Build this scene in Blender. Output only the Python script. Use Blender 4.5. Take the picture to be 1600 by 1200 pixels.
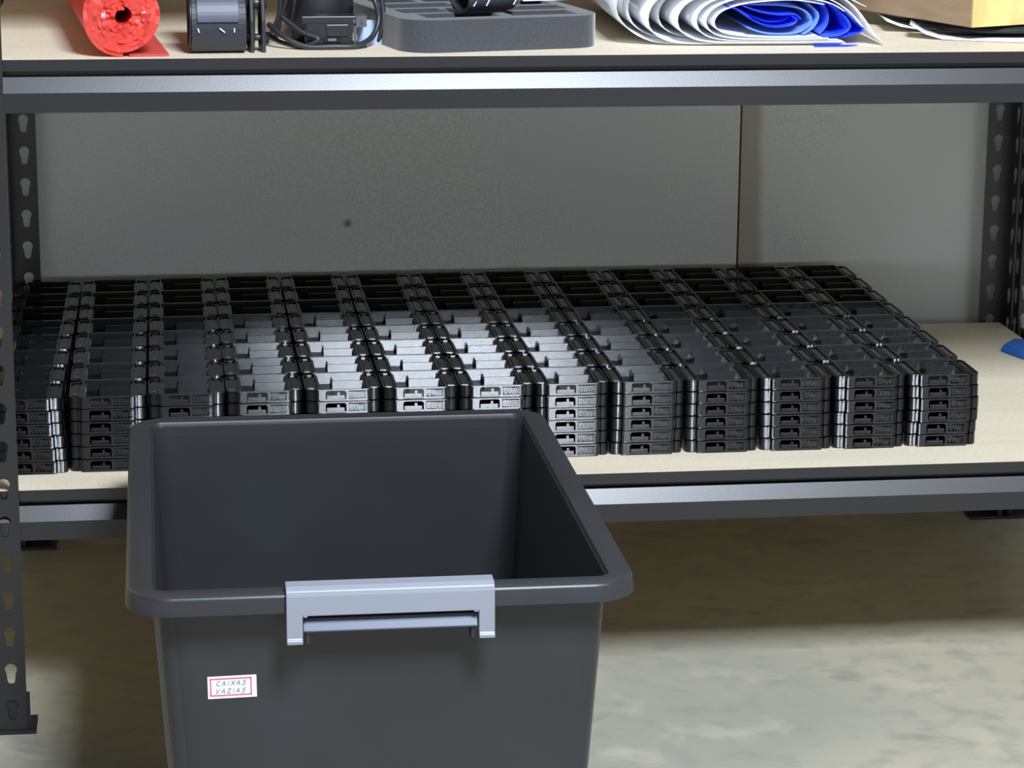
import bpy, bmesh, math, random
from mathutils import Vector, Matrix
from mathutils.geometry import tessellate_polygon
random.seed(7)
PI = math.pi
S = bpy.context.scene
for o in list(bpy.data.objects): bpy.data.objects.remove(o, do_unlink=True)
C = S.collection

# ------------------------------------------------------------------ camera
cam_d = bpy.data.cameras.new('camera'); cam = bpy.data.objects.new('camera', cam_d); C.objects.link(cam)
F_PX, YAW, PITCH, ROLL = 4155.35, -0.134876, 0.245076, 0.008225
fw = Vector((-math.sin(YAW)*math.cos(PITCH), math.cos(YAW)*math.cos(PITCH), -math.sin(PITCH)))
rt = Vector((math.cos(YAW), math.sin(YAW), 0)); up = rt.cross(fw)
r2 = math.cos(ROLL)*rt + math.sin(ROLL)*up; u2 = -math.sin(ROLL)*rt + math.cos(ROLL)*up
cam.matrix_world = Matrix(((r2.x, u2.x, -fw.x, .15551), (r2.y, u2.y, -fw.y, -2.53958), (r2.z, u2.z, -fw.z, .98674), (0, 0, 0, 1)))
cam_d.sensor_fit = 'HORIZONTAL'; cam_d.sensor_width = 36; cam_d.lens = 36*F_PX/1600
cam_d.clip_start = .05; cam_d.clip_end = 50
S.camera = cam

# ------------------------------------------------------------------ world, lights, exposure
w = bpy.data.worlds.new('world'); S.world = w; w.use_nodes = True
_n = w.node_tree.nodes; _l = w.node_tree.links
_n['Background'].inputs[0].default_value = (.92, .95, 1.0, 1)
_tc = _n.new('ShaderNodeTexCoord'); _sp = _n.new('ShaderNodeSeparateXYZ'); _l.new(_tc.outputs['Generated'], _sp.inputs[0])
_cr = _n.new('ShaderNodeValToRGB'); _l.new(_sp.outputs['Z'], _cr.inputs[0])     # bright low band added to light the grey boards, dimmer above
_e = _cr.color_ramp.elements; _e[0].position = 0; _e[0].color = (.02, .02, .02, 1); _e[1].position = 1; _e[1].color = (.09, .09, .09, 1)
for _p, _v in ((.005, 2.7), (.055, 2.3), (.10, .09)):
    _x = _e.new(_p); _x.color = (_v, _v, _v, 1)
_l.new(_cr.outputs[0], _n['Background'].inputs[1])
def area(name, loc, target, sx, sy, power, col):
    l = bpy.data.lights.new(name, 'AREA'); l.shape = 'RECTANGLE'; l.size = sx; l.size_y = sy; l.energy = power; l.color = col
    o = bpy.data.objects.new(name, l); C.objects.link(o); o.location = loc
    o.rotation_euler = (Vector(target)-Vector(loc)).to_track_quat('-Z', 'Y').to_euler()
    return o
area('ceiling_light', (.755, -1.98, 2.28), (.755, -.2, .3), .61, .62, 128, (.80, .89, 1.0))
area('fill_light', (2.3, -3.0, 2.80), (2.0, -2.0, 0), 1.2, .16, 14, (.84, .92, 1.0))  # weak fill lamp added for the right end of the beam highlight
S.view_settings.view_transform = 'Standard'; S.view_settings.look = 'None'
S.view_settings.exposure = 0.12; S.view_settings.gamma = 1.0; S.view_settings.use_curve_mapping = False

# ------------------------------------------------------------------ materials
def srgb(r, g, b):
    f = lambda c: (c/255/12.92 if c/255 <= .04045 else ((c/255+.055)/1.055)**2.4)
    return (f(r), f(g), f(b), 1)
def mat(name, col, rough=.6, metal=0, spec=.5, noise=None, bump=None, trans=0, alpha=1, sss=0, coat=0, layer=None):
    """noise=(scale, colour2, lo, hi, detail) mixes a second colour by noise; bump=(scale, strength, dist)"""
    m = bpy.data.materials.new(name); m.use_nodes = True; nt = m.node_tree; N = nt.nodes; L = nt.links
    b = N['Principled BSDF']; b.inputs['Base Color'].default_value = col
    b.inputs['Roughness'].default_value = rough; b.inputs['Metallic'].default_value = metal
    b.inputs['Specular IOR Level'].default_value = spec; b.inputs['Transmission Weight'].default_value = trans
    b.inputs['Alpha'].default_value = alpha; b.inputs['Coat Weight'].default_value = coat
    if sss:
        b.inputs['Subsurface Weight'].default_value = sss; b.inputs['Subsurface Radius'].default_value = (.02, .01, .01); b.inputs['Subsurface Scale'].default_value = .4
    g = N.new('ShaderNodeNewGeometry')
    last = None
    for n in (noise if isinstance(noise, list) else [noise] if noise else []):
        sc, c2, lo, hi, det = n[:5]
        t = N.new('ShaderNodeTexNoise'); t.inputs['Scale'].default_value = sc; t.inputs['Detail'].default_value = det
        if len(n) > 5:
            mp = N.new('ShaderNodeMapping'); mp.inputs['Scale'].default_value = n[5]; L.new(g.outputs['Position'], mp.inputs['Vector']); L.new(mp.outputs[0], t.inputs['Vector'])
        else: L.new(g.outputs['Position'], t.inputs['Vector'])
        mr = N.new('ShaderNodeMapRange'); mr.inputs['From Min'].default_value = lo; mr.inputs['From Max'].default_value = hi
        L.new(t.outputs['Fac'], mr.inputs['Value'])
        mx = N.new('ShaderNodeMix'); mx.data_type = 'RGBA'
        L.new(mr.outputs[0], mx.inputs['Factor'])
        if last is None: mx.inputs['A'].default_value = col
        else: L.new(last, mx.inputs['A'])
        mx.inputs['B'].default_value = c2; last = mx.outputs['Result']
    if last is not None: L.new(last, b.inputs['Base Color'])
    if bump:
        t = N.new('ShaderNodeTexNoise'); t.inputs['Scale'].default_value = bump[0]; t.inputs['Detail'].default_value = 3
        L.new(g.outputs['Position'], t.inputs['Vector'])
        bp = N.new('ShaderNodeBump'); bp.inputs['Strength'].default_value = bump[1]; bp.inputs['Distance'].default_value = bump[2]
        L.new(t.outputs['Fac'], bp.inputs['Height']); L.new(bp.outputs[0], b.inputs['Normal'])
    if layer:   # fine horizontal print layers: the surface normal rocks up and down with height
        sep = N.new('ShaderNodeSeparateXYZ'); L.new(g.outputs['Position'], sep.inputs[0])
        m1 = N.new('ShaderNodeMath'); m1.operation = 'MULTIPLY'; m1.inputs[1].default_value = 2*PI/layer[0]; L.new(sep.outputs['Z'], m1.inputs[0])
        m2 = N.new('ShaderNodeMath'); m2.operation = 'SINE'; L.new(m1.outputs[0], m2.inputs[0])
        m3 = N.new('ShaderNodeMath'); m3.operation = 'MULTIPLY'; m3.inputs[1].default_value = layer[1]; L.new(m2.outputs[0], m3.inputs[0])
        cb = N.new('ShaderNodeCombineXYZ'); L.new(m3.outputs[0], cb.inputs['Z'])
        va = N.new('ShaderNodeVectorMath'); va.operation = 'ADD'; L.new(g.outputs['Normal'], va.inputs[0]); L.new(cb.outputs[0], va.inputs[1])
        vn = N.new('ShaderNodeVectorMath'); vn.operation = 'NORMALIZE'; L.new(va.outputs[0], vn.inputs[0]); L.new(vn.outputs[0], b.inputs['Normal'])
    return m
M = {}
M['floor'] = mat('polished_concrete', srgb(186, 179, 160), .42, noise=[
    (2.2, srgb(166, 163, 150), .42, .62, 5), (9, srgb(198, 190, 168), .55, .72, 6), (6, srgb(132, 132, 122), .60, .72, 7, (1, 1.6, 1)), (30, srgb(154, 152, 142), .5, .8, 6)], bump=(60, .05, .002))
M['wall'] = mat('beige_wall_paint', srgb(196, 178, 132), .8)
M['panel'] = mat('grey_backing_board', srgb(220, 223, 220), .85, noise=[(300, srgb(204, 207, 205), .35, .65, 2), (3, srgb(212, 216, 216), .4, .6, 3)])
M['board'] = mat('cream_shelf_board', srgb(228, 214, 190), .6, noise=[(260, srgb(210, 196, 168), .5, .72, 3), (8, srgb(216, 205, 182), .45, .7, 4, (1, 4, 1))])
M['steel'] = mat('black_painted_steel', srgb(31, 31, 34), .33, spec=.65, bump=(900, .08, .0005))
M['bolt'] = mat('zinc_bolt', srgb(150, 152, 156), .35, metal=.9)
M['tray'] = mat('black_printed_plastic', srgb(14, 15, 18), .15, spec=.5, layer=(.00023, .57))
M['tray_top'] = M['tray']
M['bin'] = mat('charcoal_bin_plastic', srgb(43, 43, 46), .36, spec=.45, noise=(7, srgb(47, 48, 52), .4, .7, 4), bump=(1400, .10, .0004))
M['binhandle'] = mat('silver_grey_plastic', srgb(132, 136, 146), .35)
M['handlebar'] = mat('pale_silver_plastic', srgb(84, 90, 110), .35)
M['label'] = mat('white_sticker_paper', srgb(222, 220, 226), .7)
M['labelred'] = mat('pink_red_ink', srgb(205, 90, 110), .7)
M['ink'] = mat('grey_blue_ink', srgb(112, 120, 150), .7)
def thin(name, col, tr=.5, rough=.3, clear=0, noise=None):
    m = mat(name, col, rough, noise=noise); nt = m.node_tree; N = nt.nodes; L = nt.links; b = N['Principled BSDF']; out = N['Material Output']
    t = N.new('ShaderNodeBsdfTranslucent'); t.inputs[0].default_value = col; mx = N.new('ShaderNodeMixShader'); mx.inputs[0].default_value = tr
    L.new(b.outputs[0], mx.inputs[1]); L.new(t.outputs[0], mx.inputs[2]); last = mx.outputs[0]
    if clear:
        tp = N.new('ShaderNodeBsdfTransparent'); tp.inputs[0].default_value = [c**.35 for c in col[:3]]+[1]; m2 = N.new('ShaderNodeMixShader'); m2.inputs[0].default_value = clear
        L.new(last, m2.inputs[1]); L.new(tp.outputs[0], m2.inputs[2]); last = m2.outputs[0]
    L.new(last, out.inputs['Surface']); return m
M['redfilm'] = thin('sheer_red_film', srgb(250, 140, 132), .45, .25, .45)
M['red'] = thin('red_bubble_film', srgb(255, 104, 92), .45, .25, .22)
M['redb'] = thin('red_bubble_end', srgb(255, 112, 100), .4, .15, .25)
M['foam'] = mat('charcoal_foam', srgb(66, 67, 72), .9, spec=.25, noise=(500, srgb(60, 61, 66), .45, .7, 2), bump=(700, .3, .001))
M['web'] = mat('black_webbing', srgb(48, 50, 58), .5, spec=.5, bump=(500, .35, .001))
M['blackpl'] = mat('black_plastic', srgb(34, 35, 38), .35)
M['cable'] = mat('black_rubber_cable', srgb(40, 42, 46), .45)
M['grey_port'] = mat('grey_metal_port', srgb(130, 128, 122), .35, metal=.5)
M['bluewhite'] = mat('pale_blue_plastic', srgb(168, 186, 225), .5)
M['film'] = thin('milky_film', srgb(250, 251, 253), .38, .35, .12)
M['bluefilm'] = thin('blue_film', srgb(44, 80, 255), .45, .25, .08, noise=(18, srgb(100, 140, 250), .5, .7, 4))
M['palefilm'] = thin('pale_blue_film', srgb(150, 190, 250), .5, .35, .2)
M['kraft'] = mat('brown_cardboard', srgb(160, 134, 104), .85, noise=(20, srgb(148, 124, 98), .4, .7, 4, (1, 1, 6)))
M['tape'] = mat('yellow_kraft_tape', srgb(226, 196, 128), .5, noise=(25, srgb(206, 174, 108), .5, .7, 4), bump=(30, .3, .004))
M['paper'] = mat('white_paper', srgb(214, 216, 220), .7)
M['blue'] = mat('blue_fabric', srgb(38, 104, 190), .6)
M['foot'] = mat('black_plastic_foot', srgb(30, 30, 34), .45)
M['inside'] = mat('recess_shade_black', srgb(12, 12, 14), .8)  # near-black colour that stands for shade inside a recess

# ------------------------------------------------------------------ mesh helpers
def obj(name, bm, m, parent=None, smooth=False, bevel=None, loc=None):
    bmesh.ops.recalc_face_normals(bm, faces=bm.faces)
    me = bpy.data.meshes.new(name); bm.to_mesh(me); bm.free()
    for mm in (m if isinstance(m, (list, tuple)) else [m]): me.materials.append(mm)
    o = bpy.data.objects.new(name, me); C.objects.link(o)
    if smooth:
        for p in me.polygons: p.use_smooth = True
    if bevel:
        b = o.modifiers.new('b', 'BEVEL'); b.width = bevel; b.segments = 2; b.limit_method = 'ANGLE'
    if parent: o.parent = parent
    if loc: o.location = loc
    return o
def empty(name, loc, rz=0):
    o = bpy.data.objects.new(name, None); C.objects.link(o); o.location = loc; o.rotation_euler = (0, 0, rz); o.empty_display_size = .02
    return o
def tag(o, label=None, cat=None, group=None, kind=None):
    if label: o['label'] = label
    if cat: o['category'] = cat
    if group: o['group'] = group
    if kind: o['kind'] = kind
    return o
def box(bm, x0, x1, y0, y1, z0, z1, mi=0):
    v = [bm.verts.new(p) for p in ((x0,y0,z0),(x1,y0,z0),(x1,y1,z0),(x0,y1,z0),(x0,y0,z1),(x1,y0,z1),(x1,y1,z1),(x0,y1,z1))]
    for f in ((3,2,1,0),(4,5,6,7),(0,1,5,4),(1,2,6,5),(2,3,7,6),(3,0,4,7)):
        bm.faces.new([v[i] for i in f]).material_index = mi
def prism(bm, pts, z0, z1, mi=0, T=None):
    """pts: list of (x,y); T maps (x,y,z) to 3D"""
    T = T or (lambda x, y, z: (x, y, z))
    a = [bm.verts.new(T(x, y, z0)) for x, y in pts]; b = [bm.verts.new(T(x, y, z1)) for x, y in pts]
    bm.faces.new(a[::-1]).material_index = mi; bm.faces.new(b).material_index = mi
    for i in range(len(pts)):
        j = (i+1) % len(pts); bm.faces.new((a[i], a[j], b[j], b[i])).material_index = mi
def tube(bm, pts, r, n=8, cap=True):
    pts = [Vector(p) for p in pts]; rings = []; prev = None
    for i, p in enumerate(pts):
        t = (pts[min(i+1, len(pts)-1)]-pts[max(i-1, 0)]).normalized()
        if prev is None: a = t.orthogonal().normalized()
        else: a = (prev - t*prev.dot(t)).normalized()
        prev = a; b = t.cross(a)
        rr = r(i/(len(pts)-1)) if callable(r) else r
        rings.append([bm.verts.new(p+rr*(math.cos(2*PI*k/n)*a+math.sin(2*PI*k/n)*b)) for k in range(n)])
    for i in range(len(rings)-1):
        for k in range(n): bm.faces.new((rings[i][k], rings[i][(k+1) % n], rings[i+1][(k+1) % n], rings[i+1][k]))
    if cap: bm.faces.new(rings[0][::-1]); bm.faces.new(rings[-1])
def spline(pts, n=8):
    pts = [Vector(p) for p in pts]; out = []
    for i in range(len(pts)-1):
        p0, p1, p2, p3 = pts[max(i-1, 0)], pts[i], pts[i+1], pts[min(i+2, len(pts)-1)]
        for k in range(n):
            t = k/n; out.append(.5*((2*p1)+(p2-p0)*t+(2*p0-5*p1+4*p2-p3)*t*t+(3*p1-p0-3*p2+p3)*t**3))
    out.append(pts[-1]); return out
def ribbon(bm, curve, ext, thick, jitter=0, mi=0, nseg=1):
    """sheet of some thickness: 'curve' list of Vectors (cross-section, planar), ext(i) -> (start, end) along unit vector D"""
    pts = [Vector(p) for p in curve[0]]; D = Vector(curve[1]).normalized(); n = len(pts); cols = []
    for i, p in enumerate(pts):
        t = (pts[min(i+1, n-1)]-pts[max(i-1, 0)]).normalized(); nn = t.cross(D).normalized()
        s, e = ext(i/(n-1)); col = []
        for sgn in (1, -1):
            col.append([bm.verts.new(p+nn*sgn*thick/2+D*(s+(e-s)*k/nseg)) for k in range(nseg+1)])
        cols.append(col)
    for i in range(n-1):
        a, b = cols[i], cols[i+1]
        for k in range(nseg):
            bm.faces.new((a[0][k], b[0][k], b[0][k+1], a[0][k+1])); bm.faces.new((a[1][k], a[1][k+1], b[1][k+1], b[1][k]))
        bm.faces.new((a[0][0], a[1][0], b[1][0], b[0][0])); bm.faces.new((a[0][-1], b[0][-1], b[1][-1], a[1][-1]))
    for c in (cols[0], cols[-1]):
        for k in range(nseg): bm.faces.new((c[0][k], c[0][k+1], c[1][k+1], c[1][k]))
def holed(bm, outer, holes, T, th):
    """flat plate with holes in 2D, mapped by T(u, v, d) with thickness th"""
    loops = [outer]+holes
    flat = [p for l in loops for p in l]
    tris = tessellate_polygon([[Vector((p[0], p[1], 0)) for p in l] for l in loops])
    A = [bm.verts.new(T(p[0], p[1], 0)) for p in flat]; B = [bm.verts.new(T(p[0], p[1], th)) for p in flat]
    for t in tris:
        bm.faces.new([A[i] for i in t]); bm.faces.new([B[i] for i in t][::-1])
    k = 0
    for li, l in enumerate(loops):
        n = len(l)
        for i in range(n):
            a, b = k+i, k+(i+1) % n
            p, q = flat[a], flat[b]
            if li == 0 and abs(p[1]-q[1]) < 1e-9: continue      # open seam between cells
            bm.faces.new((A[a], A[b], B[b], B[a]))
        k += n
def rrect(hx, hy, r, n=6, cx=0, cy=0):
    out = []
    for sx, sy, a0 in ((1, 1, 0), (-1, 1, PI/2), (-1, -1, PI), (1, -1, 1.5*PI)):
        for k in range(n+1):
            a = a0+PI/2*k/n; out.append((cx+sx*(hx-r)+r*math.cos(a), cy+sy*(hy-r)+r*math.sin(a)))
    return out
def loft(bm, loops, close_first=False, close_last=False):
    R = [[bm.verts.new(p) for p in l] for l in loops]
    for a, b in zip(R, R[1:]):
        n = len(a)
        for i in range(n): bm.faces.new((a[i], a[(i+1) % n], b[(i+1) % n], b[i]))
    if close_first: bm.faces.new(R[0][::-1])
    if close_last: bm.faces.new(R[-1])

# ------------------------------------------------------------------ setting
bm = bmesh.new(); box(bm, -3.2, 4.6, -4.5, .80, -.05, 0)
tag(obj('floor', bm, M['floor']), 'pale worn polished concrete floor under the shelving', kind='structure')
bm = bmesh.new(); box(bm, -3.2, 4.6, .70, .80, 0, 2.9)
tag(obj('wall_back', bm, M['wall']), 'beige wall behind the grey boards', kind='structure')
T_UP, T_LO = .6718, .2502
# grey backing boards with dark seam
bm = bmesh.new(); box(bm, -.0165, .8725, .664, .700, .232, 2.2)
tag(obj('trim_1', bm, M['panel']), 'wide grey backing board behind the shelf, left of the seam', kind='structure')
_m = M['panel'].copy(); nt = _m.node_tree; N = nt.nodes; L = nt.links; _b = N['Principled BSDF']; _s = _b.inputs['Base Color'].links[0].from_socket
_g = N.new('ShaderNodeNewGeometry'); _d = N.new('ShaderNodeVectorMath'); _d.operation = 'DISTANCE'; _d.inputs[1].default_value = (.3857, .664, .3860)
L.new(_g.outputs['Position'], _d.inputs[0]); _r = N.new('ShaderNodeMapRange'); _r.inputs['From Min'].default_value = .0015; _r.inputs['From Max'].default_value = .007
_r.inputs['To Min'].default_value = .8; _r.inputs['To Max'].default_value = 0; L.new(_d.outputs['Value'], _r.inputs['Value'])
_x = N.new('ShaderNodeMix'); _x.data_type = 'RGBA'; _x.inputs['B'].default_value = srgb(70, 60, 44); L.new(_r.outputs[0], _x.inputs['Factor']); L.new(_s, _x.inputs['A'])
L.new(_x.outputs['Result'], _b.inputs['Base Color']); bpy.data.objects['trim_1'].data.materials[0] = _m
mm = M['panel'].copy(); M['panel2'] = mm; nt = mm.node_tree; N = nt.nodes; L = nt.links
b = N['Principled BSDF']; src = b.inputs['Base Color'].links[0].from_socket
g = N.new('ShaderNodeNewGeometry'); sp = N.new('ShaderNodeSeparateXYZ'); L.new(g.outputs['Position'], sp.inputs[0])
no = N.new('ShaderNodeTexNoise'); no.inputs['Scale'].default_value = 14; L.new(g.outputs['Position'], no.inputs['Vector'])
ad = N.new('ShaderNodeMath'); ad.operation = 'MULTIPLY_ADD'; ad.inputs[1].default_value = .02; L.new(no.outputs['Fac'], ad.inputs[0]); L.new(sp.outputs['X'], ad.inputs[2])
mr = N.new('ShaderNodeMapRange'); mr.inputs['From Min'].default_value = .905; mr.inputs['From Max'].default_value = .915
mr.inputs['To Min'].default_value = .75; mr.inputs['To Max'].default_value = 0; L.new(ad.outputs[0], mr.inputs['Value'])
mx = N.new('ShaderNodeMix'); mx.data_type = 'RGBA'; mx.inputs['B'].default_value = srgb(160, 152, 134); L.new(mr.outputs[0], mx.inputs['Factor']); L.new(src, mx.inputs['A'])
L.new(mx.outputs['Result'], b.inputs['Base Color'])
bm = bmesh.new(); box(bm, .8755, 1.75, .666, .700, .232, 2.2)
tag(obj('trim_2', bm, mm), 'grey backing board right of the seam, with a brownish stained edge', kind='structure')

# ------------------------------------------------------------------ shelving rack
rack = empty('shelving_rack', (0, 0, 0))
tag(rack, 'black boltless steel shelving rack with slotted posts and cream board shelves', 'shelving rack')
Z0, PT = .02975, .0381
def keyhole(cx, cz, n=10):
    r = .0060; out = []
    for k in range(n+1):
        a = -PI*.22 + (PI*1.44)*k/n; out.append((cx+r*math.cos(a), cz+r*math.sin(a)))
    out += [(cx-.0036, cz-.0125), (cx-.0022, cz-.0152), (cx+.0022, cz-.0152), (cx+.0036, cz-.0125)]
    return out
def post(name, x, sx, yf, sy, zoff, ztop=1.30):
    """x: slot centre of the front flange; sx=+1: inner edge on +x; sy=+1: side flange runs to +y"""
    bm = bmesh.new(); th = .0018; k = -1
    x_in, x_out = x+sx*.0143, x-sx*.0193
    lo = .004
    while True:
        zc = zoff+k*PT; a, b = max(zc-PT/2-.003, lo), zc+PT/2-.003
        if a >= ztop: break
        if b > a+.001:
            holes = [keyhole(x, zc)] if a < zc-.016 else []
            xs = sorted((x_in, x_out))
            holed(bm, [(xs[0], a), (xs[1], a), (xs[1], b), (xs[0], b)], [h[::-1] for h in holes], lambda u, v, d: (u, yf+sy*d, v), th)
            ys = sorted((yf, yf+sy*.0336)); hy = yf+sy*.0193
            holes = [keyhole(hy, zc)] if holes else []
            holed(bm, [(ys[0], a), (ys[1], a), (ys[1], b), (ys[0], b)], [h[::-1] for h in holes], lambda u, v, d: (x_out+sx*d, u, v), th)
        k += 1
    p = obj(name, bm, M['steel'], rack)
    # plastic foot
    bm = bmesh.new()
    xa, xb = sorted((x_out-sx*.003, x_in+sx*.0085)); ya, yb = sorted((yf-sy*.003, yf+sy*.040))
    box(bm, xa, xb, ya, yb, 0, .004)
    xa, xb = sorted((x_out-sx*.002, x_in+sx*.003)); ys = sorted((yf+sy*.0022, yf+sy*.0055)); box(bm, xa, xb, ys[0], ys[1], .004, .042)
    xs = sorted((x_out+sx*.0022, x_out+sx*.0055)); ys = sorted((yf+sy*.003, yf+sy*.036)); box(bm, xs[0], xs[1], ys[0], ys[1], .004, .042)
    obj('foot_cap', bm, M['foot'], p)
XR = 1.197
post('post', 0, 1, -.0058, 1, Z0); post('post', XR, -1, -.0058, 1, Z0)
post('post', 0, 1, .642, -1, .3312-8*PT); post('post', XR, -1, .642, -1, .3305-8*PT)
def beam(T, y, sy, x0, x1, nm='beam'):
    # step profile in (y, z): lip, shadowed recess, slanting band, vertical foot, returned underneath
    pr = [(0, 0), (0, -.0107), (.0110, -.0107), (.0110, -.0160), (.0041, -.0168), (-.0034, -.0312), (-.0034, -.0500), (.014, -.0500), (.014, -.0486), (-.0018, -.0486), (-.0018, -.0318), (.0052, -.0182), (.0126, -.0174), (.0126, -.0012), (.0150, -.0012), (.0150, 0)]
    bm = bmesh.new(); prism(bm, pr, x0, x1, T=lambda a, b, c: (c, y+sy*a, T+b))
    return obj(nm, bm, M['steel'], rack)
def side_beam(T, x, sx):
    pr = [(0, 0), (0, -.0107), (.0042, -.0107), (.0041, -.0168), (-.0034, -.0312), (-.0034, -.0500), (.010, -.0500), (.010, -.0486), (-.0018, -.0486), (-.0018, -.0318), (.0058, -.0176), (.0058, -.0012), (.0100, -.0012), (.0100, 0)]
    bm = bmesh.new(); prism(bm, pr, .034, .602, T=lambda a, b, c: (x+sx*a, c, T+b))
    obj('side_beam', bm, M['steel'], rack)
for T in (T_LO, T_UP, .945):  # third, highest shelf is out of view, added to shade the one below
    xa, xb = -.0168, XR+.0168
    beam(T, 0, 1, xa, xb); beam(T, .636, -1, xa, xb)
    side_beam(T, -.0125, 1); side_beam(T, XR+.0125, -1)
    bm = bmesh.new(); box(bm, -.010, XR+.010, .0006, .6350, T-.0006, T+.0008)   # flush board, resting on the ledges
    bm.free(); bm = bmesh.new(); box(bm, -.0115, XR+.0115, .0008, .6352, T-.001, T+.0002)
    box(bm, -.004, XR+.004, .016, .620, T-.012, T-.001)
    obj('shelf_board', bm, M['board'], rack)

# ------------------------------------------------------------------ printed plastic trays
PW, PD, PH = .0785, .0715, .0130
def half_outline(s):
    p = [(.0225, 0), (.0243, .00015), (.0258, .00045), (.0268, .0010), (.0276, .0052), (.0296, .0056), (.0302, .0040), (.0320, .00418), (.0336, .0045), (.0350, .0050), (.0366, .0062), (.0381, .0096),
         (.0382, .0600), (.0368, .0646), (.0340, .0664), (.0298, .0664), (.0268, .0700), (.0225, .0710)]
    return [(s*x, y) for x, y in p]
GL = {'L': [(0,0,.3,1),(0,0,1,.25)], 'U': [(0,0,.3,1),(.7,0,1,1),(0,0,1,.25)], 'M': [(0,0,.22,1),(.39,.2,.61,1),(.78,0,1,1),(0,.8,1,1)],
      'E': [(0,0,.3,1),(0,0,1,.2),(0,.4,.85,.6),(0,.8,1,1)]}
def tray_body():
    bm = bmesh.new(); h = .0127
    R, Lf = half_outline(1), half_outline(-1)
    e = .0005
    def inset(pts, d):
        return [(x-math.copysign(d, x), y+(d if y < .03 else -d)) for x, y in pts]
    full = R+Lf[::-1]
    loft(bm, [[(x, y, .0) for x, y in inset(full, .0007)], [(x, y, .0007) for x, y in full], [(x, y, .0016) for x, y in full]], True, True)
    # side rails, hollow channel with a pad
    for s in (1, -1):
        rail = [(s*.0225, 0.0)]+half_outline(s)[1:-1]+[(s*.0225, .0710)]
        loft(bm, [[(x, y, .0016) for x, y in rail], [(x, y, .0104) for x, y in rail]], False, True)
        out = half_outline(s)
        # raised lips of the rail: inner ridge, outer ridge, front and rear nose
        ro = out[1:17]; ri = [(x-s*.0011, y+(.0011 if y < .03 else -.0011)) for x, y in ro]
        lip = ro+ri[::-1]
        n = len(ro)
        for i in range(n-1):
            prism(bm, [ro[i], ro[i+1], ri[i+1], ri[i]], .0102, .0120)
            # fine bevel cap
        a, b = sorted((s*.0245, s*.0258)); box(bm, a, b, .0012, .0698, .0102, h)
        a, b = sorted((s*.0290, s*.0350)); box(bm, a, b, .0150, .0560, .0103, .0116)
        a, b = sorted((s*.0290, s*.0350)); box(bm, a, b, .0095, .0118, .0103, .0124)
    # front wall with window
    wx0, wx1 = -.0180, .0030
    box(bm, -.0247, wx0, 0, .0022, .0016, h); box(bm, wx1, .0052, 0, .0022, .0016, h); box(bm, .0232, .0240, 0, .0022, .0016, h); box(bm, .0052, .0232, .0014, .0022, .0016, h); box(bm, .0052, .0232, 0, .0014, .0016, .0028); box(bm, .0052, .0232, 0, .0014, .0112, h)
    box(bm, wx0, wx1, 0, .0022, .0114, h); box(bm, wx0, wx1, 0, .0022, .0008, .0026)
    for x, d in ((wx0, 1), (wx1, -1)):
        prism(bm, [(x, .0114), (x+d*.0018, .0114), (x, .0098)], 0, .0022, T=lambda a, b, c: (a, c, b))
    # back wall
    box(bm, -.0247, .0247, .0690, .0710, .0016, h)
    # raised letters on the face
    x = .0062
    for ch, wd in (('L', .0034), ('U', .0036), ('M', .0046), ('E', .0034)):
        for (a, b, c, d) in GL[ch]: box(bm, x+a*wd, x+c*wd, 0, .0015, .0038+b*.0062, .0038+d*.0062)
        x += wd+.0010
    return bm
def tray_partition():
    bm = bmesh.new(); box(bm, -.0085, .0232, .0415, .0432, .0016, .0112); box(bm, -.0085, -.0070, .0432, .0690, .0016, .0085)
    return bm
def tray_latch():
    bm = bmesh.new(); box(bm, -.0165, .0012, .0008, .0034, .0020, .0064); box(bm, -.0062, -.0036, .0010, .0030, .0064, .0094)
    return bm
def tray_peg():
    bm = bmesh.new()
    for x in (-.0322,):
        c = [(x+.0016*math.cos(2*PI*k/10), .0125+.0016*math.sin(2*PI*k/10)) for k in range(10)]
        prism(bm, c, .0103, .0126)
    return bm
M['peg'] = mat('pale_plastic_peg', srgb(90, 94, 104), .15, spec=.9)  # paler and glossier than the tray bodies
me_body = obj('body', tray_body(), M['tray']); me_part = obj('partition', tray_partition(), M['tray'])
me_latch = obj('latch', tray_latch(), M['tray']); me_peg = obj('peg', tray_peg(), M['peg'])
for o in (me_body, me_part, me_latch, me_peg): pass
meshes = [(o.name, o.data) for o in (me_body, me_part, me_latch, me_peg)]
for o in (me_body, me_part, me_latch, me_peg): bpy.data.objects.remove(o)
X0C, Y0 = .0226, .0642          # centre of the first column, front plane
ORD = ['first', 'second', 'third', 'fourth', 'fifth', 'sixth', 'seventh', 'eighth', 'ninth', 'tenth', 'eleventh', 'twelfth', 'thirteenth']
LEV = ['lowest tray', 'second tray up', 'third tray up', 'fourth tray up', 'fifth tray up', 'topmost tray']
NC, NR, NL = 13, 8, 6
hid = bmesh.new()
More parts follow.
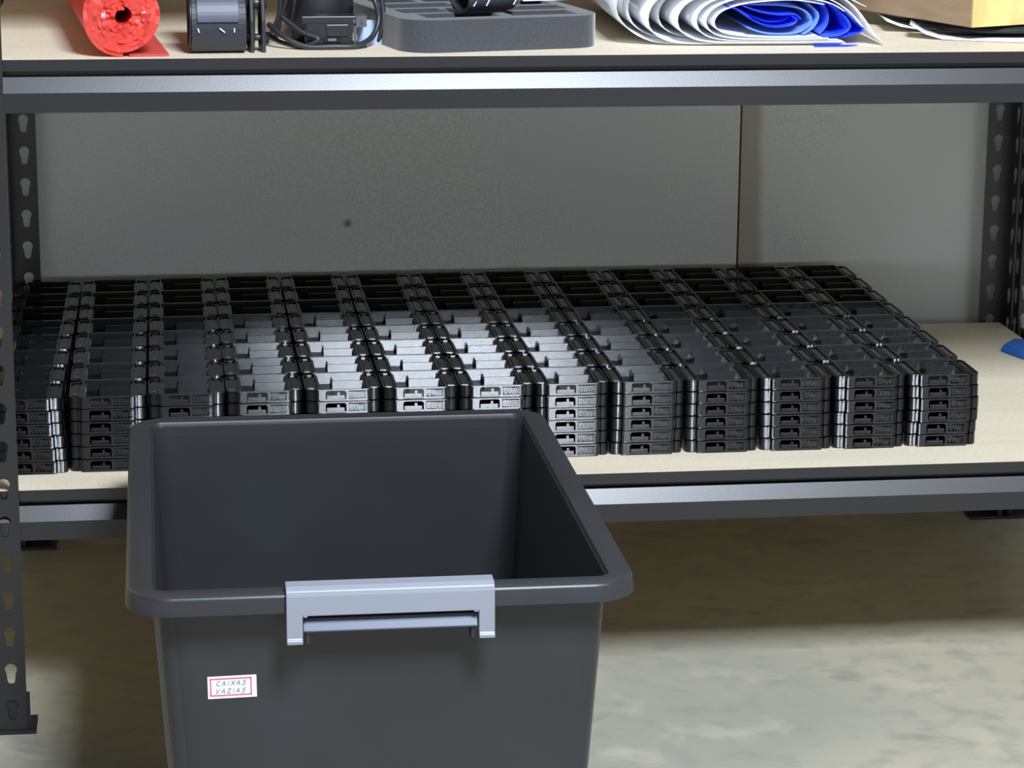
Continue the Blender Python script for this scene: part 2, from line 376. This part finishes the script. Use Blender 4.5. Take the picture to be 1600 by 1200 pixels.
for c in range(NC):
    lean = random.uniform(-.0006, .0006)
    for r in range(NR):
        for l in range(NL):
            x = X0C+c*PW + .0003*r + random.uniform(-.0004, .0004)+lean*(l-2.5)*.5
            if c == 0: x -= l*.0010*max(0, 1-r/5)
            y = Y0+r*PD + random.uniform(0, .0006) + (0.0016 if c < 2 and False else 0)
            if c == 0: y -= .010
            elif c == 1: y -= .006
            elif c == 2: y -= .003
            z = T_LO+.0004+l*PH; rz = random.uniform(-.004, .004)
            if l == 5 and c == 12: x -= .0012
            if c == 12 and l in (2, 3): x += .0016
            seen = r == 0 or l == NL-1 or c == NC-1
            if not seen:
                mw = Matrix.Translation((x, y, z))
                for nm, me in meshes[:1]:
                    t = len(hid.verts); hid.from_mesh(me); hid.verts.ensure_lookup_table()
                    for v in hid.verts[t:]: v.co = mw @ v.co
                continue
            e = empty('printed_tray', (x, y, z), rz)
            for nm, me in meshes:
                if nm == 'peg' and l != NL-1: continue
                o = bpy.data.objects.new(nm, me); o.parent = e; C.objects.link(o)
            if r == 0: lab = f"black plastic {LEV[l]} in the front stack, {ORD[c]} column counted from left post"
            elif l == NL-1: lab = f"black plastic {LEV[l]} of {ORD[r]} stack back, {ORD[c]} column counted from left post"
            else: lab = f"black plastic {LEV[l]} of {ORD[r]} stack back, in the outermost right column"
            tag(e, lab, 'tray', 'black plastic trays stacked on the lower shelf')
tag(obj('tray_filling', hid, M['tray']), 'black plastic trays buried underneath the top layer of stacks', 'tray', kind='stuff')

# ------------------------------------------------------------------ storage bin
BX, BY, RZ = .3225, -.3257, .335
HX, HY = .1985, .2726
bn = empty('storage_bin', (BX, BY, 0))
tag(bn, 'large open charcoal plastic bin with a silver grey clamp handle', 'bin')
def L3(hx, hy, r, z): return [(x, y, z) for x, y in rrect(hx, hy, r)]
def wall_at(z, off=0):      # outer half sizes of the tapering body
    t = (RZ-z)/RZ; return HX-.0187-.021*t-off, HY-.0187-.021*t-off
bm = bmesh.new()
lo = []
for z in (0, .004, .02, .16, RZ-.004):
    hx, hy = wall_at(z); s = .004 if z == 0 else 0
    lo.append(L3(hx-s, hy-s, .028-s, z))
for z in (RZ-.004, .16, .012, .006):
    hx, hy = wall_at(z, .003); s = .004 if z == .006 else 0
    lo.append(L3(hx-s, hy-s, .012-s, z))
loft(bm, lo, True, True)
obj('body', bm, M['bin'], bn, smooth=True).data.set_sharp_from_angle(angle=.6)
bm = bmesh.new()
ih, iy = HX-.0207, HY-.0207
wx, wy = wall_at(RZ-.006, .003)
loft(bm, [L3(wx+.0006, wy+.0006, .025, RZ-.020), L3(HX-.0027, HY-.0027, .030, RZ-.016)][:0] + [
    L3(wx-.0004, wy-.0004, .010, RZ-.012), L3(ih-.0004, iy-.0004, .010, RZ-.0030), L3(ih+.0008, iy+.0008, .011, RZ-.0003), L3(ih+.003, iy+.003, .013, RZ),
    L3(HX-.0035, HY-.0035, .032, RZ), L3(HX-.0010, HY-.0010, .034, RZ-.0010), L3(HX, HY, .035, RZ-.0035),
    L3(HX+.001, HY+.001, .036, RZ-.0150), L3(HX-.0015, HY-.0015, .034, RZ-.0150), L3(HX-.0022, HY-.0022, .033, RZ-.0045),
    L3(wx+.0032, wy+.0032, .026, RZ-.0045), L3(wx+.0030, wy+.0030, .026, RZ-.010)])
obj('rim', bm, M['bin'], bn, smooth=True).data.set_sharp_from_angle(angle=.9)
# clamp handles, front and back
def handle(sy):
    hw = .0805; yo = HY+.0042; yi = HY-.0165
    cx = .0035
    bm = bmesh.new()
    # profile in (y, z), over the rim, with arms hanging at both ends
    pr = [(yi, RZ-.002), (yi, RZ+.0045), (yi+.003, RZ+.0060), (yo-.006, RZ+.0055), (yo-.0015, RZ+.0030), (yo, RZ-.001), (yo+.0012, RZ-.0165), (yo-.0018, RZ-.0165), (yo-.0028, RZ-.001), (yo-.006, RZ+.0016), (yi+.002, RZ+.0016), (yi+.002, RZ-.002)]
    prism(bm, pr, cx-hw, cx+hw, T=lambda a, b, c: (c, sy*a, b))
    for s in (-1, 1):
        pr2 = [(yo-.0005, RZ-.0150), (yo+.0011, RZ-.0150), (yo+.0022, RZ-.0340), (yo+.0042, RZ-.0355), (yo+.0042, RZ-.0385), (yo-.0008, RZ-.0385)]
        a, b = sorted((cx+s*hw, cx+s*(hw-.0125)))
        prism(bm, pr2, a, b, T=lambda p, q, c: (c, sy*p, q))
        a, b = sorted((cx+s*(hw-.0125), cx+s*(hw-.0165)))
        prism(bm, [(yo-.0018, RZ-.0150), (yo+.0011, RZ-.0150), (yo+.0011, RZ-.0180)][::1], a, b, T=lambda p, q, c: (c, sy*p, q))
    h = obj('clamp_handle', bm, M['binhandle'], bn, bevel=.0009); h['label'] = 'silver grey clamp handle hooked over the rim'
    bm = bmesh.new(); hb = hw-.0130
    prism(bm, [(yo-.0205, RZ-.0185), (yo-.006, RZ-.0205), (yo-.001, RZ-.0295), (yo-.0025, RZ-.0310), (yo-.0205, RZ-.0270)], cx-hb, cx+hb, T=lambda a, b, c: (c, sy*a, b))
    g = obj('grip_bar', bm, M['handlebar'], h, bevel=.0005)
    for s in (-1, 1):
        bm = bmesh.new(); x = cx+s*(hb-.0035); a, b = x-.0012, x+.0012
        prism(bm, [(yo-.0225, RZ-.024), (yo-.004, RZ-.030), (yo-.005, RZ-.041), (yo-.009, RZ-.044), (yo-.0225, RZ-.040)], a, b, T=lambda p, q, c: (c, sy*p, q))
        obj('bracket', bm, M['bin'], h)
handle(-1)
# sticker on the front wall
def wall_pt(x, z, d=0):
    hx, hy = wall_at(z); return (x, -hy-d, z)
def stick(bm, x0, x1, z0, z1, d, rot=0, c=(0, 0)):
    vs = []
    for dd in (0, d):
        for x, z in ((x0, z0), (x1, z0), (x1, z1), (x0, z1)):
            X = c[0]+x*math.cos(rot)-z*math.sin(rot); Z = c[1]+x*math.sin(rot)+z*math.cos(rot); vs.append(bm.verts.new(wall_pt(X, Z, dd)))
    for f in ((0,1,2,3),(7,6,5,4),(0,4,5,1),(1,5,6,2),(2,6,7,3),(3,7,4,0)): bm.faces.new([vs[i] for i in f])
SC = (-.1185, .2530); RT = .018
bm = bmesh.new(); stick(bm, -.0190, .0190, -.0093, .0093, .0006, RT, SC)
st = obj('paper_label', bm, M['label'], bn); st['label'] = 'white sticker with red border and handwritten CAIXAS VAZIAS'
bm = bmesh.new(); t = .0010
for a in ((-.0172, .0172-.002, -.0072, -.0072+t), (-.0172, .0152, .0078-t, .0078), (-.0172, -.0172+t, -.0072, .0078), (.0152-t, .0152, -.0072, .0078)):
    stick(bm, a[0], a[1], a[2], a[3], .0008, RT, SC)
obj('red_border', bm, M['labelred'], st)
STK = {'C': [[(.9,.85),(.5,1),(.1,.6),(.1,.3),(.5,0),(.95,.12)]], 'A': [[(0,0),(.5,1),(.9,0)],[(.2,.4),(.75,.4)]], 'I': [[(.6,1),(.4,0)]],
       'X': [[(0,0),(1,1)],[(.1,1),(.9,0)]], 'S': [[(1,.95),(.3,.9),(.25,.6),(.85,.45),(.7,.05),(0,.05)]], 'V': [[(.1,1),(.3,0),(.95,1)]],
       'Z': [[(.05,.95),(.9,.95),(.1,.05),(1,.05)]]}
bm = bmesh.new()
for txt, x, z in (('CAIXAS', -.0125, .0015), ('VAZIAS', -.0130, -.0050)):
    for ch in txt:
        wd = .0016 if ch == 'I' else .0032
        for s in STK[ch]:
            for (a, b), (c2, d2) in zip(s, s[1:]):
                p = Vector((x+a*wd+b*.0008, z+b*.0040)); q = Vector((x+c2*wd+d2*.0008, z+d2*.0040)); n = (q-p).normalized().orthogonal()*.00022
                vs = []
                for u in (p-n, q-n, q+n, p+n):
                    X = SC[0]+u.x*math.cos(RT)-u.y*math.sin(RT); Zz = SC[1]+u.x*math.sin(RT)+u.y*math.cos(RT)
                    vs.append(bm.verts.new(wall_pt(X, Zz, .0009)))
                bm.faces.new(vs)
        x += wd+.0011
obj('handwriting', bm, M['ink'], st)

# ------------------------------------------------------------------ things on the upper shelf
ZT = T_UP+.0004
# red bubble wrap roll
rl = empty('bubble_wrap_roll', (.1265, .0125, ZT), .085)
tag(rl, 'roll of red bubble wrap lying on the upper shelf', 'bubble wrap roll')
bm = bmesh.new(); RR = .0385; n = 190; turns = 6.5; pts = []
for i in range(n+1):
    t = i/n; r = .0080+(RR-.0102)*t; a = -PI/2 + 2*PI*turns*(t-1)
    wob = 1+.03*math.sin(3*a+1)
    pts.append(Vector((r*wob*math.cos(a), 0, RR+r*math.sin(a)*1.0)))
jit = [random.uniform(-.0022, .0022)+.0012*math.sin(k*.9) for k in range(len(pts)+1)]
ribbon(bm, (pts, (0, 1, 0)), lambda t: (jit[int(t*(len(pts)-1))], .50), .0044, nseg=1)
obj('film', bm, M['red'], rl, smooth=False)
bm = bmesh.new(); ribbon(bm, ([(.006, 0, .0018), (.024, 0, .0014), (.044, 0, .0012)], (0, 1, 0)), lambda t: (.0-.001*t, .34), .0011)
obj('loose_end', bm, M['redfilm'], rl)['label'] = 'thin pinkish loose end lying on the shelf'
bm = bmesh.new()
for k in range(60):
    i = random.randrange(n); p = pts[i]; q = random.uniform(.0014, .0032); e = random.uniform(-.0022, .0022)
    bmesh.ops.create_uvsphere(bm, u_segments=8, v_segments=5, radius=q, matrix=Matrix.Translation((p.x+e, random.uniform(.0005, .0030), p.z+random.uniform(-.002, .002) if p.z > .006 else p.z)) @ Matrix.Diagonal((1, .7, 1, 1)))
obj('bubble', bm, M['redb'], rl, smooth=True)['kind'] = 'stuff'

# coil of black webbing strap (axis across the shelf)
sc = empty('strap_coil', (.2165, .0405, ZT), .03)
tag(sc, 'rolled black webbing strap with modelled white glints beside the red roll', 'strap')
bm = bmesh.new(); pts = []
for i in range(120):
    t = i/119; a = -PI/2-2*PI*3.2*(1-t); r = .012+.018*t
    pts.append(Vector((0, r*math.cos(a)*.92+.004, .0315+r*math.sin(a)*1.0)))
ribbon(bm, (pts, (1, 0, 0)), lambda t: (-.026+.001*math.sin(9*t), .026+.001*math.sin(7*t)), .0022)
cw = obj('webbing', bm, M['web'], sc, smooth=False)
bm = bmesh.new()
for x in (-.0262, .0258):
    c = [(.0275*math.cos(2*PI*k/20)*.92+.004, .0315+.0275*math.sin(2*PI*k/20)) for k in range(20)]
    tube(bm, [(x, p[0], p[1]) for p in c]+[(x, c[0][0], c[0][1])], .0016, 6)
obj('edge_piping', bm, M['blackpl'], cw, smooth=True)
bm = bmesh.new()
for x, tl in ((-.019, .2), (.0035, .9), (.015, 0)):
    a0 = PI+.22
    p = [(x+.0022*math.cos(tl)*0+.0014*k*math.sin(tl*1.2), .004-.0300*math.cos(.25+.035*k)*.92-.0016, .0315-.0300*math.sin(.25+.035*k)) for k in range(-2, 3)]
    tube(bm, p, .0007, 6)
o = obj('white_stroke', bm, mat('white_glint', srgb(214, 220, 235), .4), cw)  # white strokes modelled in place of glints on the webbing
bm = bmesh.new(); pc = []
for k in range(9):
    a = PI-.02-.10*k+.0; pc.append((0, .004+.0318*math.cos(a)*.92, .0315+.0318*math.sin(a)))
ribbon(bm, (pc, (1, 0, 0)), lambda t: (-.020, .019), .0012)
obj('sewn_patch', bm, mat('dark_slate_vinyl', srgb(74, 78, 92), .45), cw)['label'] = 'smoother slate grey patch sewn on the coil'
# second taller coil behind
sc2 = empty('strap_coil', (.2255, .115, ZT), -.05)
tag(sc2, 'taller coil of black strap standing just behind the shorter one', 'strap')
bm = bmesh.new(); pts = []
for i in range(120):
    t = i/119; a = -PI/2-2*PI*3.4*(1-t); r = .014+.026*t
    pts.append(Vector((0, r*math.cos(a)*.8, .0411+r*math.sin(a))))
ribbon(bm, (pts, (1, 0, 0)), lambda t: (-.034, .030), .0022)
obj('webbing', bm, M['web'], sc2)

# upright buckle bracket between coil and cables
bk = empty('plastic_buckle', (.2545, .050, ZT), .1)
tag(bk, 'black plastic ratchet buckle standing between coil and cables', 'buckle')
bm = bmesh.new()
for x in (-.0075, .0035): prism(bm, [(-.012, 0), (-.010, .030), (-.006, .052), (.004, .060), (.014, .056), (.016, .02), (.014, 0)], x, x+.004, T=lambda a, b, c: (c, a, b))
obj('side_plate', bm, M['blackpl'], bk, bevel=.0008)
for yy, zz, rr in ((-.004, .014, .0035), (.004, .046, .006)):
    bm = bmesh.new(); tube(bm, [(-.009, yy, zz), (.010, yy, zz)], rr, 12); obj('roller', bm, M['blackpl'], bk, smooth=True)

# adapter box with port
ad = empty('power_adapter', (.3290, .082, ZT), .02)
tag(ad, 'black adapter box with a small port, in front of the cables', 'adapter')
bm = bmesh.new(); box(bm, -.0255, .0200, -.012, .014, .0040, .0270); box(bm, -.0300, .0235, -.0125, .016, .0240, .0310); box(bm, -.034, .034, -.014, .018, 0, .0030)
box(bm, -.006, .016, -.0135, -.012, .011, .023)
obj('housing', bm, M['blackpl'], ad, bevel=.0010)
bm = bmesh.new(); box(bm, -.0085, .0085, -.0142, -.0120, .0060, .0105); obj('port_shade', bm, M['inside'], ad)  # solid black block, its colour stands for the shaded hollow round the port
bm = bmesh.new(); box(bm, -.0045, .0035, -.0150, -.0140, .0072, .0096); obj('port', bm, M['grey_port'], ad)['label'] = 'grey metal port opening'
bm = bmesh.new(); box(bm, .0212, .0235, -.0125, -.0105, .0045, .0215); box(bm, .0205, .0225, -.0132, -.0115, .0240, .0280); box(bm, .0285, .0305, -.0120, -.0100, .0240, .0280); box(bm, .0235, .0340, -.0100, .010, .0200, .0310)
obj('metal_contact', bm, mat('dull_metal', srgb(92, 92, 96), .4, metal=.3), ad)
bm = bmesh.new(); box(bm, .3560, .3800, .0980, .1000, ZT, ZT+.024)
box(bm, .3560, .3800, .1000, .1140, ZT, ZT+.002)
tag(obj('plastic_bracket', bm, M['bluewhite'], bevel=.0004), 'small pale blue plastic bracket seen through the cable loop', 'bracket')
# dark cylinder object behind the adapter
bm = bmesh.new()
loft(bm, [[(.3200+r*math.cos(2*PI*k/32), .150+r*math.sin(2*PI*k/32), ZT+z) for k in range(32)] for r, z in ((.030, 0), (.034, .004), (.036, .03), (.036, .072), (.032, .078))], True, True)
tag(obj('plastic_spool', bm, M['blackpl'], smooth=True), 'round black spool standing behind the adapter box', 'spool')
# cables
def cable(name, pts, r, label, group='black cables on the upper shelf'):
    bm = bmesh.new(); tube(bm, spline(pts, 10), r, 8); return tag(obj(name, bm, M['cable'], smooth=True), label, 'cable', group)
z = ZT
cable('power_cable', [(.268, .085, z+.022), (.280, .066, z+.013), (.302, .057, z+.0035), (.330, .0555, z+.0032), (.352, .0590, z+.0035), (.3685, .075, z+.010), (.3760, .085, z+.026), (.3720, .088, z+.045), (.362, .100, z+.060), (.352, .130, z+.070)], .0027, 'thick black cable looping round the right side of the adapter box')
cable('power_cable', [(.266, .092, z+.012), (.280, .072, z+.0055), (.300, .0625, z+.0028), (.315, .0600, z+.0100), (.300, .066, z+.0160), (.280, .080, z+.030)], .0024, 'thin black cable lying flat beside the buckle')
cable('power_cable', [(.266, .10, z+.0025), (.278, .096, z+.028), (.281, .094, z+.050), (.290, .098, z+.072), (.300, .11, z+.084)], .0021, 'black cable rising upright beside the buckle')
cable('power_cable', [(.292, .1085, z+.0025), (.291, .092, z+.022), (.292, .084, z+.036), (.2950, .080, z+.050), (.306, .090, z+.062), (.316, .105, z+.082)], .0019, 'black cable arching over the adapter box, nearest the adapter')
cable('power_cable', [(.276, .13, z+.0025), (.285, .125, z+.035), (.295, .122, z+.065), (.290, .12, z+.088)], .0024, 'black cable standing furthest back beside the spool')
cable('power_cable', [(.3765, .100, z+.0025), (.3800, .098, z+.015), (.3815, .100, z+.035), (.3760, .104, z+.060), (.366, .112, z+.080), (.358, .13, z+.09)], .0026, 'outer black cable loop right beside the foam block')
bm = bmesh.new()
for k in range(1): box(bm, .272, .283, .14, .19, z, z+.055)
box(bm, .262, .300, .13, .21, z, z+.004)
bm.free()

# foam block with cut-outs
fa = .205
_fb = M['foam'].node_tree.nodes['Principled BSDF']; _fb.inputs['Sheen Weight'].default_value = .6; _fb.inputs['Sheen Roughness'].default_value = .4
fo = empty('foam_insert', (.4100, .0265, ZT), fa)
tag(fo, 'charcoal foam block with rounded corners and cut-out compartments', 'foam insert')
W_, D_, H_ = .2050, .2700, .0315
bm = bmesh.new()
out = rrect(W_/2, D_/2, .034, 8, W_/2-.014, D_/2-.006)
def slot(x0, x1, y0, y1): return [(x0, y0), (x0, y1), (x1, y1), (x1, y0)]
slots = []
rows = [(.016, .052), (.064, .100), (.112, .150), (.162, .200), (.212, .240)]
for i, (a, b) in enumerate(rows):
    if i == 0: slots += [slot(.014, .090, a, b), slot(.102, .170, a, b)]
    elif i % 2: slots += [slot(.004, .050, a, b), slot(.058, .105, a, b), slot(.113, .178, a, b)]
    else: slots += [slot(.004, .075, a, b), slot(.084, .178, a, b)]
loops = [out]+slots
flat = [p for l in loops for p in l]
tris = tessellate_polygon([[Vector((p[0], p[1], 0)) for p in l] for l in loops])
Vt = [bm.verts.new((p[0], p[1], H_)) for p in flat]
for t in tris: bm.faces.new([Vt[i] for i in t])
k = 0
for li, l in enumerate(loops):
    zb = 0 if li == 0 else .014
    lowv = [bm.verts.new((p[0], p[1], zb)) for p in l]
    for i in range(len(l)):
        j = (i+1) % len(l); bm.faces.new((Vt[k+i], Vt[k+j], lowv[j], lowv[i]))
    bm.faces.new(lowv); k += len(l)
obj('block', bm, M['foam'], fo)
# strap coil lying on the foam
sx = empty('strap_loop', (.4800, .0880, ZT+H_), .35)
tag(sx, 'open loop of black webbing strap lying on the foam block', 'strap')
bm = bmesh.new(); pts = []
for i in range(50):
    t = i/49; a = -PI*.5+2*PI*1.15*t; r = 1
    pts.append(Vector((.0, (.022-.003*t)*math.cos(a), .0155+(.0143-.002*t)*math.sin(a))))
ribbon(bm, (pts, (1, .15, 0)), lambda t: (-.028, .030), .0020)
o = obj('webbing', bm, M['web'], sx)
bm = bmesh.new()
for x in (-.020, -.006, .024):
    tube(bm, [(x+.001*k, -.0205-.0028*math.cos(.3*k)+.000, .013+.0018*k) for k in range(-2, 3)], .0007, 6)
obj('white_stroke', bm, M['paper'], o)  # short curved white strokes along the front of the loop
bm = bmesh.new(); tube(bm, spline([(-.075, .0, .004), (-.05, -.012, .005), (-.02, -.005, .0075), (.0, .012, .010)], 8), lambda t: .0032, 8)
bm.free()
# white paper sheet on the back of the foam
bm = bmesh.new()
prism(bm, [(.535, .196), (.595, .210), (.580, .290), (.520, .275)], ZT+H_, ZT+H_+.0012)
tag(obj('paper_sheet', bm, M['paper']), 'white paper sheet lying on the back of the foam block', 'paper')

# milky film roll, flattened, with blue film inside
fr = empty('film_roll', (.640, .062, ZT), -.03)
tag(fr, 'flattened roll of milky plastic film with blue film inside', 'film roll')
def C3(l, n=8): return spline([(a, 0, b) for a, b in l], n)
D = (0, 1, 0)
layers = [
    [(.205, .0008), (.150, .0008), (.090, .0008), (.030, .0012), (.004, .0050), (-.016, .016), (-.028, .032), (-.026, .048), (-.002, .058), (.05, .066), (.12, .068), (.19, .064), (.215, .058)],
    [(.200, .0020), (.140, .0021), (.085, .0021), (.040, .0026), (.018, .0068), (.004, .018), (.003, .034), (.014, .048), (.045, .058), (.10, .063), (.15, .062), (.195, .052), (.212, .043), (.222, .0385)],
    [(.200, .0038), (.140, .0036), (.100, .0036), (.066, .0042), (.046, .0080), (.033, .018), (.032, .032), (.044, .045), (.072, .054), (.11, .058), (.15, .057), (.190, .0500), (.208, .040), (.222, .024), (.232, .010), (.241, .0022)],
    [(.195, .0054), (.140, .0050), (.108, .0050), (.082, .0056), (.063, .0090), (.053, .017), (.051, .029), (.061, .0415), (.085, .050), (.12, .054), (.15, .053), (.185, .0455), (.206, .033), (.220, .018)],
    [(.185, .0070), (.140, .0064), (.112, .0066), (.090, .0074), (.072, .0106), (.063, .0170), (.060, .0270), (.069, .0385), (.090, .0465), (.12, .050), (.15, .049), (.185, .0420), (.200, .034)],
    [(.175, .0086), (.142, .0080), (.118, .0084), (.098, .0096), (.080, .0125), (.071, .0175), (.069, .0255), (.077, .0345), (.096, .0410), (.12, .044), (.15, .0450), (.180, .0405)]]
def resample(l, n=70):
    c = C3(l); d = [0]
    for a, b in zip(c, c[1:]): d.append(d[-1]+(b-a).length)
    out = []; j = 0
    for k in range(n):
        t = d[-1]*k/(n-1)
        while j < len(c)-2 and d[j+1] < t: j += 1
        out.append(c[j].lerp(c[j+1], min(1, (t-d[j])/max(1e-9, d[j+1]-d[j]))))
    return out
RS = [resample(l) for l in layers]
OFF = [.012, .003, .000, .003, .001, .004]
for i, fr_ in ((0, .5), (1, .5)):
    RS.append([a.lerp(b_, fr_) for a, b_ in zip(RS[i], RS[i+1])]); OFF.append(.045)  # extra recessed layers added so the hollows look less dark
for i, l in enumerate(RS):
    bm = bmesh.new(); off = OFF[i]
    ribbon(bm, (l, D), lambda t, off=off: (off, .36), .0009)
    obj('film_layer', bm, M['film'], fr, smooth=True)
bl_layers = [
    [(.082, .0385), (.096, .0340), (.110, .0240), (.128, .0180), (.146, .0190), (.154, .0240), (.148, .0290)],
    [(.104, .0170), (.122, .0115), (.146, .0105), (.162, .0150), (.169, .0250), (.160, .0345), (.140, .0385), (.110, .0395), (.088, .0400)],
    [(.090, .0370), (.106, .0290), (.124, .0225), (.140, .0230), (.148, .0265)],
    [(.098, .0390), (.116, .0330), (.134, .0300), (.152, .0300), (.158, .0250)],
    [(.160, .0100), (.172, .0180), (.176, .0300), (.166, .0400)],
    [(.178, .0100), (.186, .0200), (.186, .0330), (.178, .0415)],
    [(.180, .0085), (.198, .0100), (.208, .0180), (.200, .0300), (.186, .0410)],
    [(.184, .0070), (.204, .0080), (.222, .0140), (.212, .0240), (.196, .0390)],
    [(.196, .0062), (.206, .0140), (.202, .0260), (.190, .0400)]]
for i, l in enumerate(bl_layers):
    bm = bmesh.new(); ribbon(bm, (C3(l), D), lambda t, i=i: (.006+.004*(i % 3)+.006*t, .33), .0014)
    obj('blue_film', bm, M['bluefilm'] if i not in (1, 4) else M['palefilm'], fr, smooth=True)['label'] = 'crumpled film inside the roll'
bm = bmesh.new(); prism(bm, [(.168, -.004), (.205, -.008), (.210, .004), (.170, .006)], .0004, .0010)
prism(bm, [(.005, .0), (-.020, .10), (-.020, .30), (.02, .30)], 0.0, .0008)
bm.free()
bm = bmesh.new(); prism(bm, [(.168, -.010), (.200, -.008), (.214, .0), (.170, .004)], .0002, .0008)
obj('blue_film', bm, M['bluefilm'], fr)

# flat loose film under the roll's left edge
bm = bmesh.new(); ribbon(bm, ([(.634, .082, ZT+.0008), (.629, .10, ZT+.006), (.6275, .11, ZT+.020), (.6275, .115, ZT+.036)], (.10, 1, 0)), lambda t: (0, .2), .001)
bm.free()

# pouch, papers and cardboard box
bm = bmesh.new()
po = [(.950, .170), (.972, .118), (.990, .100), (1.03, .094), (1.10, .098), (1.14, .14), (1.12, .25), (.96, .26)]
loft(bm, [[(x, y, ZT+.0062) for x, y in po], [(x+(1.04-x)*-.02, y+(.16-y)*-.02, ZT+.009) for x, y in po], [(x+(1.04-x)*.03, y+(.16-y)*.03, ZT+.0126) for x, y in po]], True, True)
tag(obj('black_pouch', bm, mat('black_cloth', srgb(16, 18, 20), .7), bevel=.002), 'flat black pouch under the cardboard box', 'pouch')
bm = bmesh.new()
def sheet(bm, corners, z0, curl=0, n=14, th=.0008):
    a, b, c, d = [Vector(p) for p in corners]; G = []
    for i in range(n+1):
        for j in range(3):
            s, t = i/n, j/2
            p = (a*(1-s)+b*s)*(1-t)+(d*(1-s)+c*s)*t
            zz = z0+curl*max(0, 1-s/.17)**2
            G.append((p.x, p.y, zz))
    T_ = [bm.verts.new((x, y, z+th)) for x, y, z in G]; B_ = [bm.verts.new(p) for p in G]
    for i in range(n):
        for j in range(2):
            k = i*3+j; bm.faces.new((T_[k], T_[k+3], T_[k+4], T_[k+1])); bm.faces.new((B_[k], B_[k+1], B_[k+4], B_[k+3]))
        bm.faces.new((B_[i*3], B_[i*3+3], T_[i*3+3], T_[i*3])); bm.faces.new((B_[i*3+2], T_[i*3+2], T_[i*3+5], B_[i*3+5]))
    for i in (0, n):
        for j in range(2): bm.faces.new((B_[i*3+j], T_[i*3+j], T_[i*3+j+1], B_[i*3+j+1]))
sheet(bm, [(.922, .108), (1.14, .022), (1.14, .145), (.935, .150)], ZT+.0004, .014)
tag(obj('paper_sheet', bm, M['paper'], smooth=True), 'lower white sheet with an upturned corner below the black pouch', 'paper')
bm = bmesh.new(); sheet(bm, [(.914, .165), (1.12, .155), (1.12, .23), (.93, .28)], ZT+.0034, .0080)
tag(obj('paper_sheet', bm, M['paper'], smooth=True), 'upper white sheet under the black pouch, its edge curled', 'paper')
ba = .385
bx = empty('cardboard_box', (.9770, .0760, ZT+.0145), ba)
tag(bx, 'brown cardboard box with yellow paper tape on its front face', 'box')
bm = bmesh.new(); box(bm, 0, .24, 0, .20, 0, .15); obj('carton', bm, M['kraft'], bx, bevel=.0012)
bm = bmesh.new(); box(bm, .0004, .20, -.0008, -.0001, .0004, .12); obj('paper_tape', bm, M['tape'], bx)['label'] = 'yellow paper tape across the front'

# blue thing at the right end of the lower shelf
bm = bmesh.new()
po = [(1.160, .478), (1.172, .438), (1.190, .400), (1.200, .395), (1.200, .500), (1.185, .510)]
loft(bm, [[(x, y, T_LO+.0006) for x, y in po], [(x, y, T_LO+.004) for x, y in po], [(x+(1.19-x)*.15, y+(.48-y)*.15, T_LO+.010) for x, y in po]], True, True)
tag(obj('folded_cloth', bm, M['blue'], bevel=.001), 'blue folded cloth at the right end of the lower shelf', 'cloth')

# neighbouring rack standing beside the right end
nr = empty('shelving_rack', (XR+.027, 0, 0))
tag(nr, 'edge of a neighbouring black steel rack beside the right end', 'shelving rack')
_keep = rack; rack = nr
for yf, sy, zo in ((-.0058, 1, Z0), (.642, -1, .3305-8*PT)):
    post('post', .0193, 1, yf, sy, zo)
bm = bmesh.new(); prism(bm, [(.000, 0), (.004, -.03), (.004, -.05), (.012, -.05), (.012, 0)], .034, .602, T=lambda a, b, c: (a, c, T_LO+b)); obj('side_beam', bm, M['steel'], nr)
bm = bmesh.new(); prism(bm, [(.000, 0), (.004, -.03), (.004, -.05), (.012, -.05), (.012, 0)], .034, .602, T=lambda a, b, c: (a, c, T_UP+b)); obj('side_beam', bm, M['steel'], nr)
